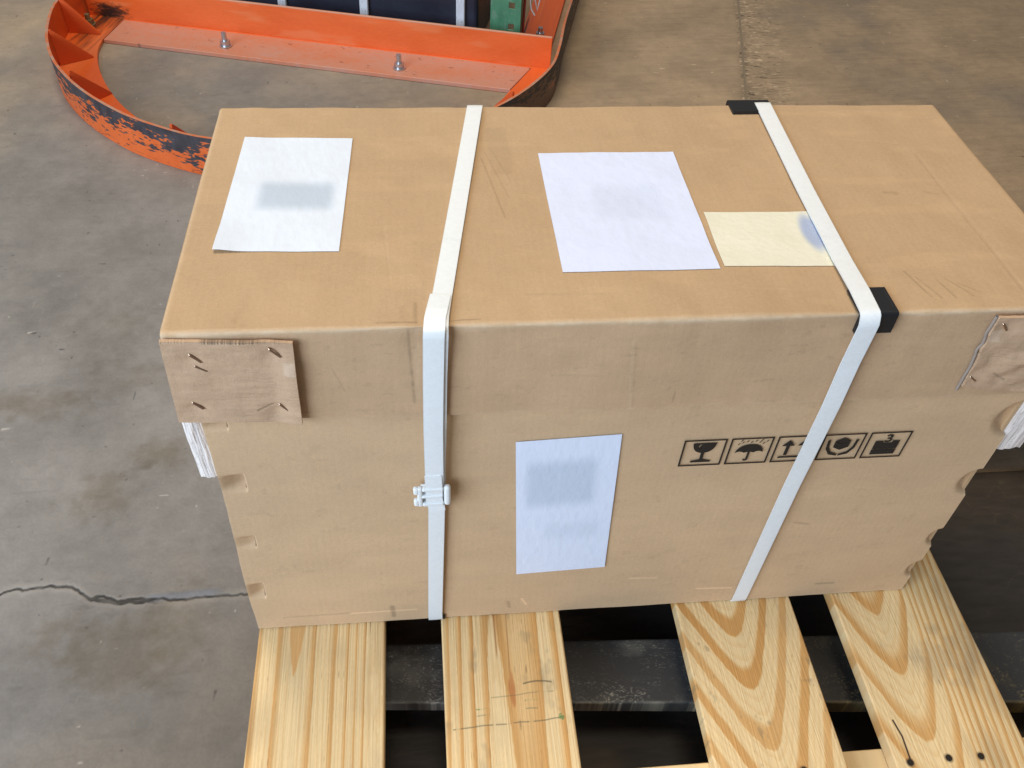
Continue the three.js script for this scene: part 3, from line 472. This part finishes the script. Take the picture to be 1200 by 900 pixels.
// ------------------------------------------------------------------ white straps
const strapTex = bake(64, 512, (u, v, o) => { const e = Math.abs(u - 0.5); const n = fbm(u * 6, v * 160, 2) - 0.5; const l = 1 + n * 0.03 - sst(0.44, 0.5, e) * 0.05; o[0] = 234 * l; o[1] = 236 * l; o[2] = 236 * l; const q = (Math.sin(v * 900 + u * 25) + Math.sin(v * 900 - u * 25)) * 0.25; o[3] = 0.5 + q * 0.35 + n * 0.2; });
const strapMat = stdMat({ map: strapTex.map, bumpMap: strapTex.bumpMap, bumpScale: 0.0002, roughness: 0.42 });
function ribbon(pts, width, th, closed, skew = 0) {                        // pts: [x, y, z]; lies across x, normal in the y-z plane turning outward
  const curve = new THREE.CatmullRomCurve3(pts.map((p) => new THREE.Vector3(...p)), closed, 'catmullrom', 0.08), n = closed ? 420 : 160;
  const P = lin(n).map((t) => curve.getPointAt(Math.min(t, 1))), len = curve.getLength();
  const g = slab(lin(n), [0, 0.5, 1], (t, v) => {
    const i = Math.round(t * n), a = P[Math.max(0, i - 1)], b = P[Math.min(n, i + 1)], tan = b.clone().sub(a).normalize();
    const side = new THREE.Vector3(1, skew, 0); side.addScaledVector(tan, -side.dot(tan)).normalize();
    const nor = tan.clone().cross(side).normalize(), p = P[i].clone().addScaledVector(side, (0.5 - v) * width).addScaledVector(nor, th / 2 + (v === 0.5 ? 0.0002 : 0));
    return { p: p.toArray(), n: nor.toArray() };
  }, th, (t, v) => [v, t * len / 0.3 % 1]);
  return g;
}
const T = 0.0010, zFr = LZ + 0.0022, zBk = -D - LZ - 0.0026;
function strapPath(xTb, xTf, xFb, edgeUp, fr = 0) {                       // back-top, front-top, front-bottom x
  const X = (z) => mix(xTf, xTb, clamp(-z / D));
  return [
    [X(-0.06), H + 0.0014 + edgeUp * 0.3, -0.06], [X(-0.02), H + 0.0014 + edgeUp, -0.02], [X(-0.006), H + 0.0010 + edgeUp, -0.005], [xTf, H - 0.0006 + edgeUp * (edgeUp > 0.002 ? 1.3 : 0.8), zFr - 0.0006 + edgeUp * 0.8], [xTf - 0.0001, H - 0.006, zFr + 0.0018 + edgeUp + fr], [mix(xTf, xFb, 0.15), H - 0.05, zFr + 0.0026 + fr], [mix(xTf, xFb, 0.25), H - 0.1, zFr + 0.0028 + fr], [mix(xTf, xFb, 0.5), 0.22, 0.0044 + fr * 0.7], [xFb, 0.02, 0.0026], [xFb, 0.003, 0.0020], [xFb, 0.0006, 0.0002], [xFb, 0.0005, -0.006],
    [xFb, 0.0005, -0.1], [xTb, 0.0005, -D + 0.006], [xTb, 0.0010, -D - 0.0022], [xTb, 0.01, -D - 0.0026], [xTb, 0.2, -D - 0.0034], [xTb, H - 0.1, zBk - 0.001], [xTb, H - 0.01, zBk], [xTb, H - 0.001, zBk + 0.001], [xTb, H + 0.0012 + edgeUp * 0.7, -D], [X(-D + 0.02), H + 0.0016 + edgeUp * 0.5, -D + 0.02], [X(-0.16), H + 0.0012, -0.16],
];
}
const s1 = thing('plastic_strap', 'white packing strap with a white buckle, around the left half of the box', 'strap', [0, 0, 0], 0, 'white straps around the box');
part('band', ribbon(strapPath(0.2478, 0.2005, 0.1905, 0.0006, 0.001), 0.0152, T, true), strapMat, s1);
part('loose_end', ribbon([[0.2035, H + 0.0028, -0.028], [0.2005, H + 0.0034, -0.012], [0.1985, H + 0.0028, -0.002], [0.1975, H + 0.0004, zFr + 0.0030], [0.197, H - 0.006, zFr + 0.0052], [0.1955, H - 0.06, zFr + 0.0062], [0.1945, 0.33, zFr + 0.0064], [0.194, 0.262, zFr + 0.0048], [0.1935, 0.245, zFr + 0.004]], 0.0160, T, false), strapMat, s1);
{ const bz = zFr + 0.0050, by = 0.2415, bx = 0.1925;
  const buckle = part('buckle', [
    rbox(0.0215, 0.0270, 0.0022, 0.001, bx, by, bz - 0.003), rbox(0.0195, 0.0046, 0.0056, 0.0018, bx, by + 0.0108, bz), rbox(0.0195, 0.0040, 0.0062, 0.0018, bx - 0.0005, by + 0.0014, bz), rbox(0.0195, 0.0052, 0.0056, 0.0018, bx, by - 0.0105, bz),
    rbox(0.0062, 0.0265, 0.0064, 0.0028, bx + 0.0128, by + 0.0008, bz - 0.0002), rbox(0.0052, 0.0092, 0.0052, 0.0022, bx - 0.0148, by + 0.0088, bz), rbox(0.0052, 0.0092, 0.0052, 0.0022, bx - 0.0148, by - 0.0080, bz), rbox(0.0050, 0.0270, 0.0050, 0.0020, bx - 0.0115, by, bz),
  ], strapMat, s1, 'white plastic buckle on the front of the left strap');
  part('strap_tail', ribbon([[bx + 0.0005, by + 0.03, bz + 0.0008], [bx + 0.001, by + 0.012, bz + 0.0012], [bx + 0.001, by - 0.004, bz + 0.0010], [bx + 0.0034, by - 0.020, bz + 0.0022]], 0.0150, 0.0009, false), strapMat, s1); }
const s2 = thing('plastic_strap', 'plain white packing strap without buckle, around the right half of the box', 'strap', [0, 0, 0], 0, 'white straps around the box');
part('band', ribbon(strapPath(0.542, 0.5325, 0.5335, 0.0028, 0.0012), 0.0165, T, true), strapMat, s2);

// black corner protectors under the right strap
const black = stdMat({ color: 0x16171a, roughness: 0.5 });
function protector(label, x, zEdge, sgn, w, top, down) {
  const t = thing('edge_protector', label, 'edge protector', [x, H, zEdge], sgn < 0 ? Math.PI : 0, 'black edge protectors under the right strap');
  const prof = new THREE.Shape(), k = 0.0026, r = 0.003;
  prof.moveTo(-top, 0); prof.lineTo(-top, k); prof.lineTo(0.001, k); prof.quadraticCurveTo(k + 0.0014, k, k + 0.0016, -0.001); prof.lineTo(k + 0.0016, -down); prof.lineTo(0.0013, -down); prof.lineTo(0.0013, -0.0008); prof.lineTo(-0.001, 0); prof.closePath();
  const g = new THREE.ExtrudeGeometry(prof, { depth: w, bevelEnabled: true, bevelSize: 0.0005, bevelThickness: 0.0005, bevelSegments: 1, curveSegments: 6 });
  g.rotateY(-Math.PI / 2); g.translate(w / 2, 0.0003, 0);
  g.computeVertexNormals();
  part('angle_piece', g, black, t);
  for (const q of [-0.44, 0.44]) part('rib', rbox(0.0016, 0.0012, top * 0.8, 0.0005, q * w, k + 0.0004, -top * 0.5), black, t);
  return t;
}
protector('black plastic edge protector under the right strap at the front edge', 0.5405, LZ, 1, 0.030, 0.026, 0.017);
protector('black plastic edge protector under the right strap at the back edge', 0.5285, -D - LZ, -1, 0.042, 0.020, 0.03);

// ------------------------------------------------------------------ orange rack guard
const GTH = -0.2516, GO = [0, FY, -1.670], GH = 0.088;
const toG = ([x, z]) => { const dx = x - GO[0], dz = z - GO[2], c = Math.cos(GTH), s = Math.sin(GTH); return [dx * c - dz * s, dx * s + dz * c]; };
const guard = thing('rack_guard', 'scuffed orange steel guard with curved front bolted to the floor behind the box', 'guard', GO, GTH);
const wallPts = [[-0.33, -3.1], [-0.47, -2.5], [-0.60, -2.0], [-0.652, -1.83], [-0.670, -1.72], [-0.660, -1.618], [-0.640, -1.53], [-0.606, -1.44], [-0.563, -1.365], [-0.504, -1.288], [-0.438, -1.222], [-0.388, -1.181], [-0.329, -1.144], [-0.268, -1.112], [-0.222, -1.096], [-0.12, -1.078], [0.0, -1.076], [0.12, -1.094], [0.22, -1.126], [0.31, -1.175], [0.390, -1.242], [0.460, -1.328], [0.504, -1.405], [0.530, -1.49], [0.560, -1.62], [0.598, -1.76], [0.70, -2.15], [0.86, -2.8]].map(toG);
const wallCurve = new THREE.CatmullRomCurve3(wallPts.map(([x, z]) => new THREE.Vector3(x, 0, z)), false, 'centripetal');
const WL = wallCurve.getLength();
const orange = (n) => [226 + n * 24, 104 + n * 22, 46 + n * 18];
const guardTex = bake(2048, 256, (u, v, o) => {
  const s = u * WL, n = fbm(s * 6, v * 2, 4) - 0.5, f = fbm(s * 90, v * 8, 3) - 0.5; const c = orange(n + f * 0.6); o[0] = c[0]; o[1] = c[1]; o[2] = c[2]; o[3] = 0.5 + f * 0.4; o[4] = 0.42 + n * 0.2;
  if (v > 0.5) {                                                            // outer face: dark scuffs from the top downward
    const h = (v - 0.5) * 2, band = fbm(s * 4 + 3, 7, 3), q = fbm(s * 26, h * 5 + 3, 4), q2 = fbm(s * 70, h * 22, 3);
    const reach = 0.60 - (band - 0.5) * 0.9, k = sst(-0.05, 0.05, h - reach + (q - 0.5) * 0.8 + (q2 - 0.5) * 1.3 + (vn(s * 260, h * 60) - 0.5) * 0.3);
    dirtOrTint(o, k * 0.93, [52 + f * 40, 55 + f * 40, 64 + f * 40]); o[3] -= k * 0.3; o[4] += k * 0.2;
    const line = Math.abs(fbm(s * 9, h * 4 + 20, 3) - 0.5); if (line < 0.006) dirtOrTint(o, 0.55, [70, 50, 45]);
    const rs = sst(0.60, 0.64, u) * 0.78 * sst(0.15, 0.45, q + q2 * 0.2); dirtOrTint(o, rs, [58, 50, 46]);
  } else if (v > 0.46) { dirtOrTint(o, 0.55 + f, [176, 150, 138]); } else {
    dirtOrTint(o, sst(0.58, 0.8, fbm(s * 7 + 80, v * 4, 3)) * 0.35, [120, 60, 50]);
    dirtOrTint(o, sst(0.86, 0.92, u) * 0.55, [130, 112, 112]);
  }
}, { rough: true });
const guardMat = stdMat({ ...guardTex, roughness: 1, bumpScale: 0.0012 });
const NW = 260, wp = lin(NW).map((t) => wallCurve.getPointAt(t)), wt = lin(NW).map((t) => wallCurve.getTangentAt(t));
part('curved_wall', slab(lin(NW), lin(6), (t, v) => { const i = Math.round(t * NW), p = wp[i], n = [-wt[i].z, 0, wt[i].x]; return { p: [p.x, 0.0005 + v * GH, p.z], n }; }, 0.006, (t, v) => [t, 0.505 + v * 0.49], (t, v) => [t, 0.01 + v * 0.43], (t) => [t, 0.48]), guardMat, guard);
const plateTex = bake(1024, 512, (u, v, o) => {                           // u along 1.24 m, v: 0..0.45 upright plate, 0.5..1 floor flange, paler and pinker
  const x = u * 1.24 - 0.68, n = fbm(x * 7 + 30, v * 5, 4) - 0.5, f = fbm(x * 120, v * 70, 3) - 0.5; const c = orange(n * 0.8 + f * 0.3); o[0] = c[0]; o[1] = c[1]; o[2] = c[2]; o[3] = 0.5 + f * 0.4; o[4] = 0.40 + n * 0.3;
  if (v > 0.48) { dirtOrTint(o, 0.72 + n * 0.5 + f * 0.3, [190, 150, 138]); dirtOrTint(o, sst(0.75, 0.9, fbm(x * 60, v * 30, 3)) * 0.5, [90, 50, 40]); o[4] = 0.5; }
  else { dirtOrTint(o, sst(0.55, 0.75, fbm(x * 9 + 3, v * 8, 3)) * 0.35, [226, 150, 110]); dirtOrTint(o, (1 - sst(0.3, 1.2, Math.hypot((x + 0.60) / 0.05, (v - 0.12) / 0.12) + f)) * 0.9, [38, 30, 30]); const vv = Math.abs(v - 0.44); dirtOrTint(o, (1 - sst(0.005, 0.015, vv)) * 0.6, [190, 170, 160]); }
}, { rough: true });
const plateMat = stdMat({ ...plateTex, roughness: 1, bumpScale: 0.0008 });
{ const g = rbox(1.19, GH, 0.006, 0.0012), p = g.attributes.position, uv = g.attributes.uv; g.translate(-0.062, GH / 2 + 0.001, -0.0035); for (let i = 0; i < p.count; i++) uv.setXY(i, (p.getX(i) + 0.68) / 1.24, clamp(p.getY(i) / GH) * 0.44); part('straight_plate', g, plateMat, guard); }
const FT = 0.010;
{ // floor flange: ring between the curved wall and the open middle
  const i0 = wp.findIndex((q) => q.x < -0.3 && q.z > -0.0), i1 = NW - [...wp].reverse().findIndex((q) => q.x > 0.3 && q.z > 0.0);
  const out = []; for (let i = i0; i < i1; i++) out.push([wp[i].x + wt[i].z * 0.0065, wp[i].z - wt[i].x * 0.0065]);
  out.push([0.53, -0.0002], [-0.66, -0.0002]);
  const sh = new THREE.Shape(out.map(([x, z]) => new THREE.Vector2(x, -z)));
  const inner = [[-0.574, -1.696], [-0.572, -1.636], [-0.551, -1.552], [-0.508, -1.451], [-0.453, -1.361], [-0.39, -1.29], [-0.31, -1.235], [-0.22, -1.195], [-0.12, -1.18], [0.0, -1.18], [0.12, -1.195], [0.22, -1.23], [0.30, -1.285], [0.36, -1.345], [0.405, -1.425]].map(toG);
  const hc = new THREE.CatmullRomCurve3(inner.map(([x, z]) => new THREE.Vector3(x, 0, z)), false, 'centripetal').getPoints(60).map((q) => [q.x, q.z]);
  sh.holes.push(new THREE.Path([[-0.563, 0.006], ...hc, [0.488, 0.006]].map(([x, z]) => new THREE.Vector2(x, -z))));
  const g = new THREE.ExtrudeGeometry(sh, { depth: FT - 0.002, bevelEnabled: true, bevelSize: 0.001, bevelThickness: 0.001, bevelSegments: 1, bevelOffset: -0.001 }); g.rotateX(-Math.PI / 2); g.translate(0, 0.0015, 0);
  const p = g.attributes.position, uv = g.attributes.uv; for (let i = 0; i < p.count; i++) uv.setXY(i, (p.getX(i) + 0.68) / 1.24, 0.2 + clamp(p.getZ(i)) * 0.2);
  part('floor_flange', g, plateMat, guard);
  const qs = polyS([[-0.5622, -0.0066], [0.4868, -0.0066], [0.454, -0.126], [-0.5595, -0.119]]), q = new THREE.ExtrudeGeometry(qs, { depth: FT - 0.002, bevelEnabled: true, bevelSize: 0.001, bevelThickness: 0.001, bevelSegments: 1, bevelOffset: -0.001 }); q.rotateX(-Math.PI / 2); q.translate(0, 0.0015, 0);
  const qp = q.attributes.position, qu = q.attributes.uv; for (let i = 0; i < qp.count; i++) qu.setXY(i, (qp.getX(i) + 0.68) / 1.24, 0.52 + clamp(qp.getZ(i) / 0.13) * 0.45);
  part('floor_flange', q, plateMat, guard, 'pale pinkish straight floor flange');
}
const gp = stdMat({ color: 0xd45a26, roughness: 0.5 });
function gusset(a, b) {
  const A0 = toG(a), B0 = toG(b), L = Math.hypot(B0[0] - A0[0], B0[1] - A0[1]);
  const s = polyS([[0, 0], [L, 0], [L, 0.003], [0.004, GH - 0.004], [0, GH - 0.004]]), g = new THREE.ExtrudeGeometry(s, { depth: 0.005, bevelEnabled: false });
  const m = part('gusset', g, gp, guard); m.position.set(A0[0], FT + 0.001, A0[1]); m.rotation.y = -Math.atan2(B0[1] - A0[1], B0[0] - A0[0]);
}
gusset([-0.660, -1.735], [-0.584, -1.722]); gusset([-0.640, -1.560], [-0.574, -1.600]); gusset([-0.549, -1.365], [-0.496, -1.425]); gusset([-0.30, -1.138], [-0.275, -1.215]); gusset([0.10, -1.100], [0.09, -1.19]); gusset([0.395, -1.262], [0.35, -1.33]);
part('arm_flange', [rbox(0.085, 0.009, 1.2, 0.001, 0, 0, 0)], plateMat, guard).position.set(0.478, 0.006, -0.615);
part('arm_flange', [rbox(0.085, 0.009, 1.2, 0.001, 0, 0, 0)], plateMat, guard).position.set(-0.60, 0.006, -0.615);
const steel = stdMat({ color: 0xc9cdd2, roughness: 0.3, metalness: 0.9 }), dullSteel = stdMat({ color: 0x8d8668, roughness: 0.5, metalness: 0.6 });
function bolt(x, z, m, h = 1) {
  const b = part('anchor_bolt', cyl(0.0062, 0.0062, 0.034 * h, 14, 0, 0.017 * h, 0), m, guard); b.position.set(x, FT + 0.001, z);
  part('washer', cyl(0.0155, 0.0155, 0.003, 20, 0, 0.0018, 0), m, b); part('nut', cyl(0.0118, 0.0118, 0.011, 6, 0, 0.009, 0), m, b);
}
bolt(-0.262, 0.080, steel); bolt(0.177, 0.088, steel); bolt(-0.628, 0.055, dullSteel, 0.8); bolt(0.486, -0.16, steel, 0.8);

// ------------------------------------------------------------------ green rack post behind the guard
const gx = (x, z) => { const c = Math.cos(GTH), s = Math.sin(GTH); return [GO[0] + x * c + z * s, FY, GO[2] - x * s + z * c]; };
{ const t = thing('rack_post', 'green steel rack post with square holes standing inside the orange guard', 'rack post', gx(0.409, -0.06), GTH);
  const green = bake(128, 1024, (u, v, o) => { const n = fbm(u * 6, v * 60, 4) - 0.5, f = vn(u * 60, v * 700) - 0.5; o[0] = 74 + n * 24; o[1] = 132 + n * 26; o[2] = 100 + n * 22; if (fbm(u * 14 + 9, v * 150, 3) > 0.70) dirtOrTint(o, 0.4, [140, 150, 140]); o[3] = 0.5 + f * 0.2; });
  const gm = stdMat({ map: green.map, roughness: 0.45, bumpMap: green.bumpMap, bumpScale: 0.0004 });
  const s = rectS(-0.0375, 0, 0.075, 1.5); for (let y = 0.0185; y < 1.45; y += 0.0515) s.holes.push(rectS(0.0075, y - 0.0072, 0.0145, 0.0144));
  const g = new THREE.ExtrudeGeometry(s, { depth: 0.0025, bevelEnabled: true, bevelSize: 0.0006, bevelThickness: 0.0006, bevelSegments: 1, bevelOffset: -0.0006 }); g.translate(0, 0.006, -0.003);
  const p = g.attributes.position, uv = g.attributes.uv; for (let i = 0; i < p.count; i++) uv.setXY(i, p.getX(i) / 0.075 + 0.5, p.getY(i) / 1.5);
  part('front_face', g, gm, t); part('side_web', rbox(0.0025, 1.5, 0.07, 0.0008, -0.0362, 0.756, -0.039), gm, t); part('side_web', rbox(0.0025, 1.5, 0.07, 0.0008, 0.0362, 0.756, -0.039), gm, t); part('base_plate', rbox(0.10, 0.005, 0.10, 0.001, 0, 0.0035, -0.035), gm, t);
}
// dark crate with white slats
{ const t = thing('storage_crate', 'dark navy crate with white vertical slats behind the orange guard', 'crate', gx(-0.14, -0.075), GTH);
  const nv = bake(512, 256, (u, v, o) => { const n = fbm(u * 7, v * 3, 4) - 0.5, f = fbm(u * 60, v * 40, 2) - 0.5; o[0] = 40 + n * 34 + f * 6; o[1] = 44 + n * 34 + f * 6; o[2] = 58 + n * 38 + f * 6; o[3] = 0.5 + n * 0.5; });
  part('panel', rbox(0.955, 0.42, 0.42, 0.012, 0, 0.211, -0.21), stdMat({ map: nv.map, bumpMap: nv.bumpMap, bumpScale: 0.006, roughness: 0.38 }), t);
  const wm = bake(32, 512, (u, v, o) => { const n = fbm(u * 3, v * 30, 3) - 0.5; o[0] = 214 + n * 24; o[1] = 220 + n * 24; o[2] = 228 + n * 24; const d = vn(u * 9, v * 90); if (d > 0.9) dirtOrTint(o, 0.45, [120, 125, 135]); o[3] = 0.5; });
  const white = stdMat({ map: wm.map, roughness: 0.5 });
  for (const [x, tilt] of [[-0.020, 0.05], [0.192, 0.03], [0.436, 0.0]]) { const m = part('slat', rbox(0.0215, 0.43, 0.012, 0.003, 0, 0.215, 0.006), white, t); m.position.set(x, 0.001, 0.001); m.rotation.z = -tilt; m.position.x -= Math.sin(tilt) * 0.1; }
}
// loose cables beside the post
{ const [x, y, z] = gx(0.475, -0.085), t = thing('loose_cable', 'thin grey and red wires hanging beside the green post', 'cable', [x, y, z], GTH);
  const gm = stdMat({ color: 0xa79a94, roughness: 0.5 }), rm = stdMat({ color: 0x7a2a24, roughness: 0.5 });
  part('wire', tube([[0.005, 0.6, 0], [0.002, 0.3, 0.01], [0.004, 0.135, 0.012], [0.009, 0.118, 0.012], [0.013, 0.135, 0.01], [0.012, 0.3, 0.004], [0.016, 0.6, 0]], 0.0022, 40, 8), gm, t);
  part('wire', tube([[-0.008, 0.6, 0], [-0.006, 0.25, 0.004], [-0.007, 0.12, 0.006], [0.004, 0.105, 0.012]], 0.002, 30, 8), gm, t);
  part('wire', tube([[-0.024, 0.6, 0], [-0.022, 0.2, 0.0], [-0.024, 0.06, 0.004], [-0.02, 0.0035, 0.01]], 0.003, 30, 8), rm, t);
}

renderer.render(scene, camera);
